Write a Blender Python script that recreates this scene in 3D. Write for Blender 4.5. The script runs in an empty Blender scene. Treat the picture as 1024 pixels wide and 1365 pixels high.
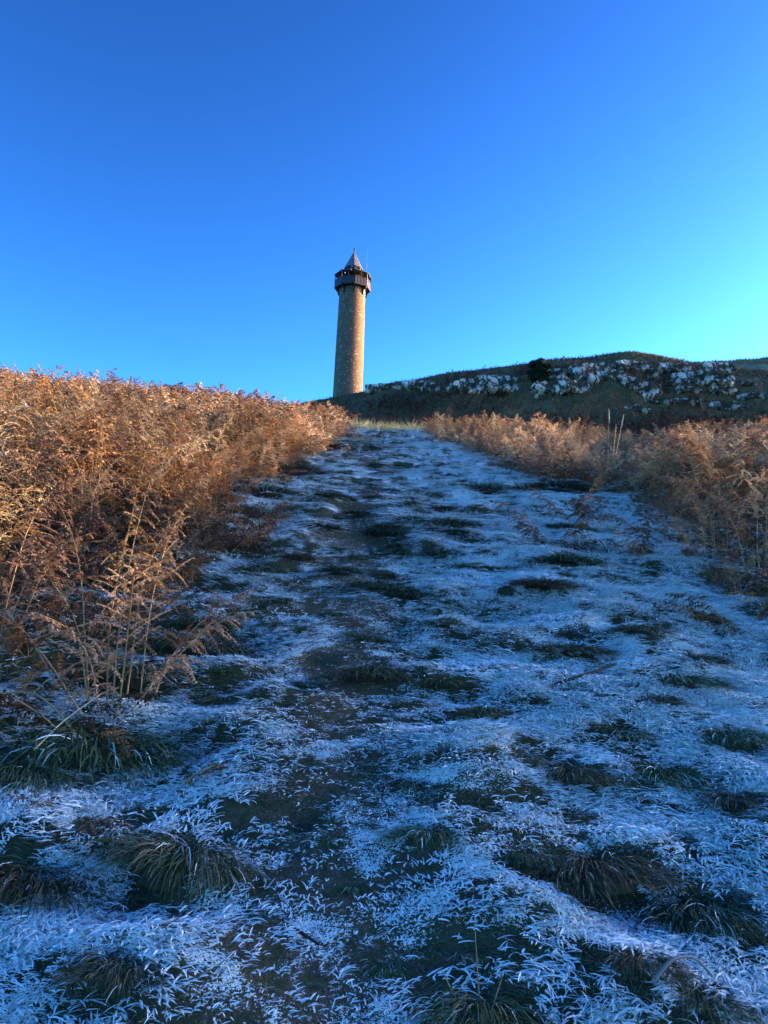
import bpy, bmesh, math, random
import numpy as np
from mathutils import Vector, Matrix

# ------------------------------------------------------------------ camera, sky, sun, exposure
S = bpy.context.scene
C = S.collection
R = math.radians
EYE = Vector((0.0, 0.0, 1.6))
PITCH, ROLL = 6.0, 2.3
F = 1000.0                                   # focal length in photo pixels
SUN_AZ, SUN_EL = 70.0, 8.5                   # azimuth from +y towards +x, elevation
cd = bpy.data.cameras.new('camera')
cam = bpy.data.objects.new('camera', cd)
C.objects.link(cam)
cd.sensor_fit = 'VERTICAL'; cd.sensor_height = 36.0; cd.lens = 36.0 * F / 1365.0
cd.clip_start = 0.05; cd.clip_end = 3000.0
CAMROT = Matrix.Rotation(R(90 + PITCH), 3, 'X') @ Matrix.Rotation(R(ROLL), 3, 'Z')
cam.matrix_world = Matrix.Translation(EYE) @ CAMROT.to_4x4()
S.camera = cam

w = bpy.data.worlds.new('World'); S.world = w; w.use_nodes = True
nt = w.node_tree; nt.nodes.clear()
sky = nt.nodes.new('ShaderNodeTexSky'); sky.sky_type = 'NISHITA'; sky.sun_disc = False
sky.sun_elevation = R(SUN_EL); sky.sun_rotation = R(SUN_AZ)
sky.altitude = 200; sky.air_density = 1.0; sky.dust_density = 1.0; sky.ozone_density = 6.0
bg = nt.nodes.new('ShaderNodeBackground'); bg.inputs['Strength'].default_value = 0.15
out = nt.nodes.new('ShaderNodeOutputWorld')
gam = nt.nodes.new('ShaderNodeGamma'); gam.inputs['Gamma'].default_value = 1.98
nt.links.new(sky.outputs['Color'], gam.inputs['Color']); tint = nt.nodes.new('ShaderNodeMix'); tint.data_type = 'RGBA'; tint.blend_type = 'MULTIPLY'; tint.inputs[0].default_value = 1.0   # the camera's white balance for shade
tint.inputs[7].default_value = (1.36, .65, .345, 1)
nt.links.new(gam.outputs['Color'], tint.inputs[6]); nt.links.new(tint.outputs[2], bg.inputs['Color'])
nt.links.new(bg.outputs['Background'], out.inputs['Surface'])

sd = bpy.data.lights.new('sun', 'SUN'); sd.energy = 2.3; sd.angle = R(0.5); sd.color = (1.0, 0.82, 0.53)
sun = bpy.data.objects.new('sun', sd); C.objects.link(sun)
SUNV = Vector((math.sin(R(SUN_AZ)) * math.cos(R(SUN_EL)), math.cos(R(SUN_AZ)) * math.cos(R(SUN_EL)), math.sin(R(SUN_EL))))
sun.rotation_euler = SUNV.to_track_quat('Z', 'Y').to_euler()
sun.location = (30, 10, 30)
S.cycles.diffuse_bounces = 8; S.cycles.max_bounces = 14
S.view_settings.view_transform = 'Standard'; S.view_settings.look = 'None'
S.view_settings.exposure = 2.45; S.view_settings.gamma = 1.0

rng = np.random.default_rng(7)
random.seed(7)

# ------------------------------------------------------------------ noise and terrain
def _hash(i, j, s):
    h = (i.astype(np.int64) * 374761393 + j.astype(np.int64) * 668265263 + s * 1442695041) & 0xFFFFFFFF
    h = ((h ^ (h >> 13)) * 1274126177) & 0xFFFFFFFF
    h = ((h ^ (h >> 16)) * 2246822519) & 0xFFFFFFFF
    return ((h ^ (h >> 15)) & 0xFFFFFF) / float(0xFFFFFF)

def vn(x, y, s=0):
    x = np.asarray(x, float); y = np.asarray(y, float)
    i = np.floor(x); j = np.floor(y); u = x - i; v = y - j
    u = u * u * u * (u * (6 * u - 15) + 10); v = v * v * v * (v * (6 * v - 15) + 10)
    a = _hash(i, j, s); b = _hash(i + 1, j, s); c = _hash(i, j + 1, s); d = _hash(i + 1, j + 1, s)
    return (a + (b - a) * u) * (1 - v) + (c + (d - c) * u) * v

def fbm(x, y, s=0, o=3):
    t = 0; a = 1.0; n = 0
    for k in range(o):
        t = t + a * vn(x * 2 ** k + 13.7 * k, y * 2 ** k + 7.1 * k, s + k); n += a; a *= .5
    return t / n

def sst(a, b, x):
    t = np.clip((np.asarray(x, float) - a) / (b - a), 0, 1)
    return t * t * (3 - 2 * t)

def path_z(y):
    y = np.asarray(y, float)
    near = .27 * y - .0005 * np.maximum(y - 10, 0) ** 2
    far = 1.6 + y * (.195 + .04 * sst(60, 150, y))
    far = np.where(y > 255, 1.6 + 255 * .235, far)
    k = sst(39.5, 47, y)
    return near * (1 - k) + far * k

TE = math.tan(R(SUN_EL)); SHX, SHY = math.sin(R(SUN_AZ)), math.cos(R(SUN_AZ))
XR = 31.0                                    # crest of an unseen spur added on the right to shade the path
HS = [(-14, 1.3), (0, .9), (3, .5), (5, .12), (6.2, .25), (8, .35), (10, .12), (13, -.25), (20, -.55), (28, -.9), (33, -1.4), (40, -1.4), (42, -1.0), (46, .2), (70, .4)]  # wanted shadow height above the path, which shapes the unseen spur
def shade_spur_z(x, y):
    xc = np.minimum(x, XR)
    q = -xc * SHX * 0 - (xc - .7) * SHY / SHX + y          # where this sun ray crosses the path line
    return path_z(q) + np.interp(q, [a for a, b in HS], [b for a, b in HS]) + (XR - .7) / SHX * TE

def bank_z(x, y):
    left = 1.1 * (1 - np.exp(-np.maximum(-x - 1.6, 0) * .15))
    right = .05 * (1 - np.exp(-np.maximum(x - 2.6, 0) * .2))
    return left + right

def bump(x, y):
    a = sst(0.2, 1.0, np.abs(x - trail_x(y)) / .55) * .6 + .4
    b = .12 * (vn(x * 2.4, y * 3.3, 3) - .5) + .11 * (vn(x * .7, y * .9, 4) - .5) + .055 * (vn(x * 4.2, y * 5.6, 5) - .5)
    return b * a

def trail_x(y):
    return -.32 + .16 * np.sin(y * .55 + .6) + .12 * np.sin(y * .21)

HOLES = []                                    # trodden hollows, filled in below
def ground_z(x, y, detail=True):
    x = np.asarray(x, float); y = np.asarray(y, float)
    z = path_z(y) + bank_z(x, y)
    k = sst(11, XR, x)
    k = k * (1 - sst(56, 86, y))
    z = z * (1 - k) + np.maximum(z, shade_spur_z(x, y)) * k
    if detail:
        z = z + bump(x, y) * (1 - sst(60, 90, np.hypot(x, y)))
        for hx, hy, hr, hd in HOLES:
            z = z - hd * np.exp(-((x - hx) ** 2 + ((y - hy) * 1.2) ** 2) / hr ** 2)
    return z

def gz(x, y): return float(ground_z(np.array([x]), np.array([y]))[0])

def ray(px, py):
    d = CAMROT @ Vector(((px - 512) / F, (682.5 - py) / F, -1.0))
    return d / d.y

def on_ground(px, py):
    d = ray(px, py)
    t = np.linspace(1.0, 60.0, 6000)
    below = (EYE.z + t * d.z) < ground_z(t * d.x, t)
    i = int(np.argmax(below)) if below.any() else len(t) - 1
    return float(t[i] * d.x), float(t[i])

def at_depth(px, py, Y):
    d = ray(px, py)
    return Vector((d.x * Y, Y, EYE.z + d.z * Y))

_le = sorted((on_ground(a, b)[::-1] for a, b in ((443, 600), (395, 627), (335, 645), (305, 690), (285, 735), (235, 790), (205, 850), (110, 930), (0, 975))))
_re = sorted((on_ground(a, b)[::-1] for a, b in ((585, 588), (640, 606), (690, 633), (760, 652), (830, 668), (885, 692), (900, 735), (940, 780), (1015, 850))))
def left_edge(y):  return np.interp(y, [a for a, b in _le], [b for a, b in _le]) - .9 * sst(27, 37, y) - .25 * (vn(y * .8, y * 0, 61) - .5)
def right_edge(y): return np.interp(y, [a for a, b in _re], [b for a, b in _re]) + .3 * (vn(y * .9, y * 0, 62) - .5)

for px, py, r, d in ((410, 1085, .07, .08), (405, 912, .10, .05), (470, 672, .35, .10), (505, 720, .32, .10), (425, 875, .10, .05),
                     (380, 940, .06, .04), (500, 700, .3, .08), (455, 690, .3, .08), (345, 730, .3, .08), (430, 1060, .05, .04)):
    x_, y_ = on_ground(px, py); HOLES.append((x_, y_, r, d))

# frost: gathers on the flats and crowns of the bumps, missing from their steep fronts and from the hollows
def frost_mask(x, y):
    e = .05
    g = (bump(x, y + e) - bump(x, y - e)) / (2 * e)
    m = .80 - .50 * np.clip(g, -.35, .7)
    m = m + .18 * (fbm(x * 1.5, y * 2.4, 21) - .5) + .62 * (vn(x * 6.0, y * 10.5, 22) - .5) + .50 * (vn(x * 14, y * 21, 23) - .5) + .12 * sst(0, 2.5, x)
    m = m + .95 * (vn(x * 4.2, y * 2.8, 24) - .5) * sst(6, 14, y)
    m = m - .32 * np.exp(-((x - trail_x(y)) / .46) ** 2)
    m = m - .75 * sst(left_edge(y) + .35, left_edge(y) - .5, x) - .75 * sst(right_edge(y) - .1, right_edge(y) + .7, x) * sst(4.5, 6.5, y)
    for hx, hy, hr, hd in HOLES:
        m = m - .8 * np.exp(-((x - hx) ** 2 + ((y - hy) * 1.2) ** 2) / (hr * .9) ** 2)
    return np.clip(m, 0, 1)

# ------------------------------------------------------------------ mesh helpers
def link(o, parent=None):
    C.objects.link(o)
    if parent is not None: o.parent = parent
    return o

def tag(o, label=None, cat=None, group=None, kind=None):
    if label: o['label'] = label
    if cat: o['category'] = cat
    if group: o['group'] = group
    if kind: o['kind'] = kind
    return o

def empty(name, loc, rz=0):
    o = bpy.data.objects.new(name, None); o.empty_display_size = .2
    o.location = loc; o.rotation_euler = (0, 0, rz)
    return link(o)

def np_mesh(name, V, quads=None, tris=None, col=None, mat=None, smooth=False, attr=None):
    me = bpy.data.meshes.new(name)
    V = np.asarray(V, np.float32)
    me.vertices.add(len(V)); me.vertices.foreach_set('co', V.ravel())
    nq = 0 if quads is None else len(quads); n3 = 0 if tris is None else len(tris)
    loops = np.concatenate([np.asarray(a, np.int32).ravel() for a, n in ((quads, nq), (tris, n3)) if n])
    me.loops.add(len(loops)); me.loops.foreach_set('vertex_index', loops)
    tot = np.concatenate([np.full(nq, 4, np.int32), np.full(n3, 3, np.int32)])
    st = np.concatenate([[0], np.cumsum(tot)[:-1]]).astype(np.int32)
    me.polygons.add(nq + n3); me.polygons.foreach_set('loop_start', st); me.polygons.foreach_set('loop_total', tot)
    if smooth: me.polygons.foreach_set('use_smooth', np.ones(nq + n3, bool))
    if col is not None:
        a = me.attributes.new('col', 'FLOAT_COLOR', 'POINT')
        c4 = np.ones((len(V), 4), np.float32); c4[:, :3] = col; a.data.foreach_set('color', c4.ravel())
    for k, v in (attr or {}).items():
        a = me.attributes.new(k, 'FLOAT', 'POINT'); a.data.foreach_set('value', np.asarray(v, np.float32))
    me.update(calc_edges=True)
    if mat: me.materials.append(mat)
    return me

def obj(name, me, parent=None):
    return link(bpy.data.objects.new(name, me), parent)

def bm_obj(name, bm, mat, parent=None, smooth=False):
    me = bpy.data.meshes.new(name)
    bmesh.ops.recalc_face_normals(bm, faces=bm.faces[:])
    for f in bm.faces: f.smooth = smooth
    bm.to_mesh(me); bm.free(); me.materials.append(mat)
    return obj(name, me, parent)

def grid_faces(nx, ny):
    i = np.arange(nx * ny).reshape(ny, nx)
    return np.stack([i[:-1, :-1], i[:-1, 1:], i[1:, 1:], i[1:, :-1]], -1).reshape(-1, 4)

# ------------------------------------------------------------------ materials
class NB:
    def __init__(s, name):
        s.m = bpy.data.materials.new(name); s.m.use_nodes = True
        s.t = s.m.node_tree; s.n = s.t.nodes; s.l = s.t.links
        s.b = s.n['Principled BSDF']; s.o = s.n['Material Output']
    def node(s, typ, **kw):
        n = s.n.new(typ)
        for k, v in kw.items(): setattr(n, k, v)
        return n
    def put(s, node, key, val):
        if isinstance(val, bpy.types.NodeSocket): s.l.new(val, node.inputs[key])
        else: node.inputs[key].default_value = val
        return node
    def noise(s, scale, detail=3, rough=.55, vec=None, dist=0):
        n = s.node('ShaderNodeTexNoise'); n.inputs['Scale'].default_value = scale
        n.inputs['Detail'].default_value = detail; n.inputs['Roughness'].default_value = rough; n.inputs['Distortion'].default_value = dist
        s.l.new(vec or s.objvec(), n.inputs['Vector']); return n.outputs['Fac']
    def objvec(s):
        if not hasattr(s, '_v'): s._v = s.node('ShaderNodeTexCoord').outputs['Object']
        return s._v
    def attr(s, name, out='Fac'):
        n = s.node('ShaderNodeAttribute', attribute_name=name); return n.outputs[out]
    def ramp(s, fac, a, b, ca=0., cb=1.):
        n = s.node('ShaderNodeMapRange', clamp=True, interpolation_type='SMOOTHSTEP')
        for k, v in zip((0, 1, 2, 3, 4), (fac, a, b, ca, cb)): s.put(n, k, v)
        return n.outputs[0]
    def math(s, op, a, b=0.):
        n = s.node('ShaderNodeMath', operation=op); s.put(n, 0, a); s.put(n, 1, b); return n.outputs[0]
    def mix(s, f, a, b, blend='MIX'):
        n = s.node('ShaderNodeMix', data_type='RGBA', blend_type=blend)
        s.put(n, 0, f)
        for k, v in ((6, a), (7, b)):
            if isinstance(v, tuple): v = (*v, 1) if len(v) == 3 else v
            s.put(n, k, v)
        return n.outputs[2]
    def bumpn(s, h, strength=.5, dist=.02):
        n = s.node('ShaderNodeBump'); n.inputs['Strength'].default_value = strength; n.inputs['Distance'].default_value = dist
        s.l.new(h, n.inputs['Height']); s.l.new(n.outputs['Normal'], s.b.inputs['Normal'])
    def done(s, col, rough=.8, spec=.2):
        s.put(s.b, 'Base Color', col if isinstance(col, bpy.types.NodeSocket) else (*col, 1))
        s.put(s.b, 'Roughness', rough); s.b.inputs['Specular IOR Level'].default_value = spec
        return s.m

def leaf_mat(name, trans=.3, vary=.35, rough=.7):
    n = NB(name)
    base = n.attr('col', 'Color')
    rnd = n.node('ShaderNodeObjectInfo').outputs['Random']
    hsv = n.node('ShaderNodeHueSaturation'); n.put(hsv, 'Color', base)
    n.put(hsv, 'Value', n.ramp(rnd, 0, 1, 1 - vary, 1 + vary)); n.put(hsv, 'Saturation', n.ramp(n.math('FRACT', n.math('MULTIPLY', rnd, 7.3)), 0, 1, .85, 1.1))
    c = hsv.outputs['Color']
    n.done(c, rough, .15)
    if trans > 0:
        t = n.node('ShaderNodeBsdfTranslucent'); n.put(t, 'Color', c)
        mx = n.node('ShaderNodeMixShader'); mx.inputs[0].default_value = trans
        n.l.new(n.b.outputs[0], mx.inputs[1]); n.l.new(t.outputs[0], mx.inputs[2]); n.l.new(mx.outputs[0], n.o.inputs['Surface'])
    return n.m

M = {}
M['blade'] = leaf_mat('frosted_blade', 0, 0, .65)
M['tuft'] = leaf_mat('tussock_blade', 0, .25, .7)
M['frond'] = leaf_mat('dead_frond', .28, .35, .75)
M['stem'] = leaf_mat('dead_stem', 0, .2, .6)
M['needle'] = leaf_mat('needle', 0, 0, .7)

def ground_mat():
    n = NB('turf')
    fr = n.attr('frost'); tr = n.attr('trail')
    a = n.noise(2.2, 4); b = n.noise(23, 4); c = n.noise(95, 3); d = n.noise(210, 2)
    green = n.mix(n.ramp(a, .35, .65), (.045, .062, .026), (.075, .080, .036))
    green = n.mix(n.ramp(b, .45, .7), green, (.075, .060, .036))
    soil = n.mix(n.ramp(c, .3, .7), (.075, .056, .038), (.18, .135, .09))
    soil = n.mix(n.ramp(d, .6, .72), soil, (.19, .16, .12))
    base = n.mix(n.math('MULTIPLY', tr, n.ramp(b, .3, .6)), green, soil)
    f2 = n.math('ADD', n.math('MULTIPLY', c, .5), n.math('MULTIPLY', d, .5))
    thr = n.math('ADD', n.ramp(tr, 0, 1, .615, .565), n.math('MULTIPLY', n.math('SUBTRACT', .55, fr), .42))
    sp = n.ramp(n.math('SUBTRACT', f2, thr), -.012, .03)
    col = n.mix(sp, base, (.82, .94, .94))
    n.bumpn(n.math('ADD', n.math('MULTIPLY', c, .7), d), .8, .015)
    return n.done(col, .85, .15)
M['ground'] = ground_mat()

def hill_mat():
    n = NB('hill_turf')
    a = n.noise(.16, 5); b = n.noise(.9, 4); c = n.noise(4.5, 4)
    g = n.mix(n.ramp(a, .4, .62), (.105, .078, .034), (.17, .125, .06))
    g = n.mix(n.ramp(b, .48, .68), g, (.13, .066, .042))
    g = n.mix(n.ramp(c, .55, .75), g, (.22, .18, .105))
    g = n.mix(n.ramp(n.math('MULTIPLY', c, b), .36, .46), g, (.34, .32, .28))
    n.bumpn(n.math('ADD', b, c), 1.0, .25)
    return n.done(g, .9, .1)
M['hill'] = hill_mat()

def rock_mat():
    n = NB('lichened_rock')
    a = n.noise(.7, 5, .65); b = n.noise(1.5, 5, .6)
    v = n.node('ShaderNodeTexVoronoi', feature='DISTANCE_TO_EDGE'); v.inputs['Scale'].default_value = .6
    mp = n.node('ShaderNodeMapping'); mp.inputs['Scale'].default_value = (1.9, 1.0, .5); n.l.new(n.objvec(), mp.inputs[0])
    wv = n.node('ShaderNodeVectorMath', operation='ADD'); n.l.new(mp.outputs[0], wv.inputs[0])
    nz = n.node('ShaderNodeTexNoise'); nz.inputs['Scale'].default_value = 2.2; n.l.new(n.objvec(), nz.inputs['Vector']); n.l.new(nz.outputs['Color'], wv.inputs[1])
    n.l.new(wv.outputs[0], v.inputs['Vector'])
    crack = n.ramp(v.outputs['Distance'], .01, .11)
    col = n.mix(n.ramp(b, .35, .65), (.40, .345, .27), (.84, .74, .60))
    col = n.mix(n.ramp(a, .49, .55), col, (.09, .075, .034))
    col = n.mix(crack, (.05, .045, .035), col)
    n.bumpn(n.math('ADD', n.math('MULTIPLY', crack, .6), b), 1.0, .2)
    return n.done(col, .9, .1)
M['rock'] = rock_mat()

def stone_mat():
    n = NB('whinstone')
    mp = n.node('ShaderNodeMapping'); n.l.new(n.objvec(), mp.inputs[0]); mp.inputs['Scale'].default_value = (2.4, 2.4, 4.2)
    v = n.node('ShaderNodeTexVoronoi'); v.inputs['Scale'].default_value = .9; n.l.new(mp.outputs[0], v.inputs['Vector'])
    sep = n.node('ShaderNodeSeparateColor'); n.l.new(v.outputs['Color'], sep.inputs[0])
    a = n.noise(.12, 4); b = n.noise(3.0, 4)
    col = n.mix(n.ramp(sep.outputs[0], 0, 1), (.092, .084, .062), (.145, .134, .102))
    col = n.mix(n.ramp(sep.outputs[1], .93, .97), col, (.36, .32, .25))
    col = n.mix(n.ramp(a, .45, .75), col, (.125, .105, .075))
    col = n.mix(n.ramp(b, .55, .8), col, (.10, .085, .06))
    n.bumpn(n.math('ADD', sep.outputs[2], b), .6, .12)
    return n.done(col, .9, .1)
M['stone'] = stone_mat()

def plain(name, col, rough=.6, spec=.3, metal=0, var=.25, scale=2.0):
    n = NB(name); a = n.noise(scale, 4)
    dark = tuple(c * (1 - var) for c in col); light = tuple(min(1, c * (1 + var)) for c in col)
    n.b.inputs['Metallic'].default_value = metal
    return n.done(n.mix(n.ramp(a, .3, .7), dark, light), rough, spec)
M['iron'] = plain('dark_iron', (.020, .029, .040), .5)
M['panel'] = plain('slate_grey_panel', (.026, .037, .052), .5)
M['lead'] = plain('lead_sheet', (.115, .14, .165), .45, .4, .0, .2, .8)
M['white'] = plain('white_fitting', (.8, .8, .8), .5)
M['bark'] = plain('bark', (.06, .045, .032), .9, .1)
M['twig'] = plain('twig_bark', (.035, .031, .027), .85, .1, 0, .4, 40)

# ------------------------------------------------------------------ ground sheet
def axis(a, b, fine, grow, f0=0.0):
    """coordinates from a to b, step FINE near f0 growing by GROW per metre away from it"""
    up = [f0]
    while up[-1] < b: up.append(up[-1] + fine + grow * max(0, up[-1] - f0 - 2.0))
    dn = [f0]
    while dn[-1] > a: dn.append(dn[-1] - fine - grow * max(0, f0 - dn[-1] - 2.0))
    return np.array(dn[:0:-1] + up)
gx = axis(-160, 160, .028, .0085); gy = axis(-40, 420, .030, .0060, 1.5)
X, Y = np.meshgrid(gx, gy)
Z = ground_z(X, Y)
fr = frost_mask(X, Y) * (1 - sst(36, 39, Y))
trl = np.exp(-((X - trail_x(Y)) / .45) ** 2) * (1 - sst(30, 38, Y))
g = obj('ground', np_mesh('ground', np.stack([X, Y, Z], -1).reshape(-1, 3), grid_faces(len(gx), len(gy)), mat=M['ground'], smooth=True,
                          attr={'frost': fr.ravel(), 'trail': trl.ravel()}))
tag(g, 'uneven frosted hillside turf with a worn trail climbing to the crest', None, None, 'structure')

# ------------------------------------------------------------------ the rocky hill beyond the crest
SIL = [(240, 552), (300, 548), (380, 541), (410, 534), (443, 528), (483, 522), (500, 518), (515, 512), (560, 505), (600, 497), (650, 491), (700, 486), (740, 479),
       (770, 478), (800, 475), (825, 473), (845, 471), (862, 475), (880, 478), (930, 484), (960, 488), (985, 491), (1024, 494)]
YC, YF = 85.0, 43.0
sx = [at_depth(a, b, YC).x for a, b in SIL]; stau = [(at_depth(a, b, YC).z - 1.6) / YC for a, b in SIL]
def hill_z(x, y):
    x = np.asarray(x, float); y = np.asarray(y, float)
    xe = x * YC / np.maximum(y, 30.)                       # the crest runs out radially from the path
    tc = np.interp(xe, sx, stau) + .02 * sst(49, 60, xe) - .075 * sst(66, 100, xe) - .035 * sst(-14, -40, xe)  # unseen right end of the crest raised, then lowered, to steer the sunlight
    s = (y - YF) / (YC - YF) + .07 * (fbm(x * .16, y * .12, 31) - .5) * 2
    crag = sst(-2, 12, xe)
    gg = (.40 * sst(0, .55, s) + .50 * sst(.52, .72, s) + .10 * sst(.7, 1, s)) * crag + (.75 * np.clip(s, 0, 1) + .25 * sst(0, 1, s)) * (1 - crag)
    tau = .185 + (tc - .185) * gg
    rough = (.9 * (fbm(x * .35, y * .5, 32, 4) - .5) + .35 * (fbm(x * 1.3, y * 1.5, 33) - .5)) * sst(0, .25, s) * (.35 + .65 * crag) * (1 - .75 * sst(.85, .98, s))
    z = 1.6 + np.minimum(y, YC) * tau + rough
    return z - .12 * np.maximum(y - YC, 0)
hx = np.concatenate([np.arange(-45, -8, .8), np.arange(-8, 50, .22), np.arange(50, 150, 1.5)]); hy = np.concatenate([np.arange(YF, 92, .25), np.arange(92, 130, 1.2)])
X, Y = np.meshgrid(hx, hy)
h = obj('hill', np_mesh('hill', np.stack([X, Y, hill_z(X, Y)], -1).reshape(-1, 3), grid_faces(len(hx), len(hy)), mat=M['hill'], smooth=True))
tag(h, 'dark green craggy hill rising behind the bracken to the right of the tower', None, None, 'structure')
# further mound catching the sun at the right edge
mc = at_depth(1075, 482, 112)
def mound_z(x, y):
    X, Y = np.asarray(x, float) - mc.x, np.asarray(y, float) - mc.y
    return mc.z - .0045 * X ** 2 - np.where(Y < 0, .10 * -Y + .35 * np.maximum(-Y - 2.5, 0), .10 * Y) + .9 * (fbm(X * .3, Y * .3, 41) - .5)
X, Y = np.meshgrid(np.arange(-30, 40, .6) + mc.x, np.arange(-26, 20, .6) + mc.y)
Zm = mound_z(X, Y)
M['mound'] = plain('mound_turf', (.22, .18, .10), .9, .1, 0, .4, .6)
h = obj('mound', np_mesh('mound', np.stack([X, Y, Zm], -1).reshape(-1, 3), grid_faces(X.shape[1], X.shape[0]), mat=M['mound'], smooth=True))
tag(h, 'sunlit tan grassy mound behind the crags', None, None, 'structure')

# ------------------------------------------------------------------ grass blades
def blades(P, th, L, W, p0, p1, c0, c1, sec=3, twist=None):
    """P (n,3) roots, th heading, L length, W width, p0/p1 elevation angle at root/tip, colours root/tip"""
    n = len(P); k = sec
    t = np.linspace(0, 1, k + 1)
    ang = p0[:, None] + (p1 - p0)[:, None] * ((t[:-1] + t[1:]) / 2)[None]
    hor = np.concatenate([np.zeros((n, 1)), np.cumsum(np.cos(ang), 1)], 1) * (L / k)[:, None]
    ver = np.concatenate([np.zeros((n, 1)), np.cumsum(np.sin(ang), 1)], 1) * (L / k)[:, None]
    dx, dy = np.cos(th)[:, None], np.sin(th)[:, None]
    cen = np.stack([P[:, 0:1] + dx * hor, P[:, 1:2] + dy * hor, P[:, 2:3] + ver], -1)       # n,k+1,3
    tw = (rng.uniform(-.9, .9, n) if twist is None else twist)
    sv = np.stack([-np.sin(th) * np.cos(tw), np.cos(th) * np.cos(tw), np.sin(tw)], -1)
    wid = W[:, None] * np.array([.75] + [1.0 - .45 * (i / k) ** 2 for i in range(1, k)])[None] * .5
    Lf = cen[:, :k] - sv[:, None] * wid[..., None]; Rt = cen[:, :k] + sv[:, None] * wid[..., None]
    V = np.concatenate([np.stack([Lf, Rt], 2).reshape(n, 2 * k, 3), cen[:, k:]], 1)           # n,2k+1,3
    b = (np.arange(n) * (2 * k + 1))[:, None]
    q = np.concatenate([b + np.array([[2 * i, 2 * i + 1, 2 * i + 3, 2 * i + 2]]) for i in range(k - 1)], 0)
    tr = b + np.array([[2 * k - 2, 2 * k - 1, 2 * k]])
    tt = np.concatenate([np.repeat(t[:k], 2), [1.0]])[None, :, None]
    col = c0[:, None] * (1 - tt) + c1[:, None] * tt
    return V.reshape(-1, 3), q, tr, col.reshape(-1, 3)

def join(parts):
    Vs, Qs, Ts, Cs = [], [], [], []; o = 0
    for V, q, t, c in parts:
        Vs.append(V); Cs.append(c); Qs.append(q + o)
        if t is not None and len(t): Ts.append(t + o)
        o += len(V)
    return np.concatenate(Vs), np.concatenate(Qs), (np.concatenate(Ts) if Ts else None), np.concatenate(Cs)

def pick(n, table):
    c = np.array([a for a, p in table]); p = np.array([p for a, p in table], float); p /= p.sum()
    return c[rng.choice(len(c), n, p=p)] * rng.uniform(.75, 1.3, (n, 1))
GREENS = [((.045, .098, .040), 4), ((.062, .120, .046), 3), ((.10, .105, .05), 2), ((.16, .13, .065), 1.2), ((.09, .065, .04), .8)]
FROST = np.array([.83, .95, .95])

def sward(y0, y1, dens, sec, lsc):
    area = (1.24 * (y0 + y1) / 2 + 3.0) * (y1 - y0)
    n = int(area * dens)
    y = np.sqrt(rng.uniform(y0 ** 2, y1 ** 2, n)) if y0 > 2 else rng.uniform(y0, y1, n)
    x = rng.uniform(-1, 1, n) * (.62 * y + 1.5)
    keep = rng.random(n) > .7 * (sst(left_edge(y) - .6, left_edge(y) - 2.0, x) + sst(right_edge(y) + .6, right_edge(y) + 2.0, x))
    x, y = x[keep], y[keep]; n = len(x)
    z = ground_z(x, y)
    wt = np.exp(-((x - trail_x(y)) / .42) ** 2) * (1 - sst(16, 30, y))
    wt = np.maximum(wt, .55 * np.exp(-((x - trail_x(y) + .1) / 1.0) ** 2))
    fm = frost_mask(x, y)
    o_ = np.argsort(y); x, y, z, wt, fm = x[o_], y[o_], z[o_], wt[o_], fm[o_]
    for tx_, ty_, ts in TPOS:                              # tussocks shed their frost and stand clear of it
        a_, b_ = np.searchsorted(y, (ty_ - .75 * ts, ty_ + .4 * ts))
        q = np.hypot((x[a_:b_] - tx_) / (.42 * ts), (y[a_:b_] - ty_ + .12 * ts) / (.38 * ts))
        fm[a_:b_] -= .85 * (1 - sst(.55, 1.15, q + .35 * (vn(x[a_:b_] * 9, y[a_:b_] * 12, 57) - .5)))
    th = -math.pi / 2 + (fbm(x * 1.4, y * 1.6, 51, 2) - .5) * 8.0 + rng.normal(0, .75, n)
    cl_ = .7 + .6 * vn(x * 3, y * 3, 54)
    L = rng.uniform(.022, .072, n) * lsc * (1 - .50 * wt) * cl_ * np.where(rng.random(n) < .1, 1.5, 1)
    fm2 = fm * .62 + .75 * (vn(x * 19 / lsc, y * 26 / lsc, 52) - .28) + .50 * (vn(x * 40 / lsc, y * 56 / lsc, 53) - .5)
    isf = rng.random(n) < .01 + .96 * sst(.37, .49, fm2) * (1 - .45 * wt * (1 - sst(8, 14, y)))
    W = rng.uniform(.0034, .0054, n) * lsc ** .9 * np.where(isf, rng.uniform(1.0, 1.7, n), .85) * (1 - .30 * wt)
    p0 = np.where(isf, rng.uniform(.15, .65, n), rng.uniform(.3, 1.2, n)); p1 = np.where(isf, rng.uniform(-.6, .05, n), rng.uniform(-1.0, .2, n))
    tw = np.where(isf, rng.normal(0, .3, n), rng.uniform(-.9, .9, n))
    keep = rng.random(n) > .45 * wt
    gcol = pick(n, GREENS); 
    ft = np.where(isf, rng.uniform(.75, 1, n), rng.uniform(0, .10, n) ** 1.0)[:, None]
    f0 = np.where(isf, rng.uniform(.6, 1.0, n), 0)[:, None]
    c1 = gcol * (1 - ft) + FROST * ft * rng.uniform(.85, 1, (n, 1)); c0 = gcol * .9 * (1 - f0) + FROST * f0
    P = np.stack([x, y, z - .004 + np.where(isf, .020, 0) * lsc], -1)[keep]
    return blades(P, th[keep], L[keep], W[keep], p0[keep], p1[keep], c0[keep], c1[keep], sec, tw[keep])

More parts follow.
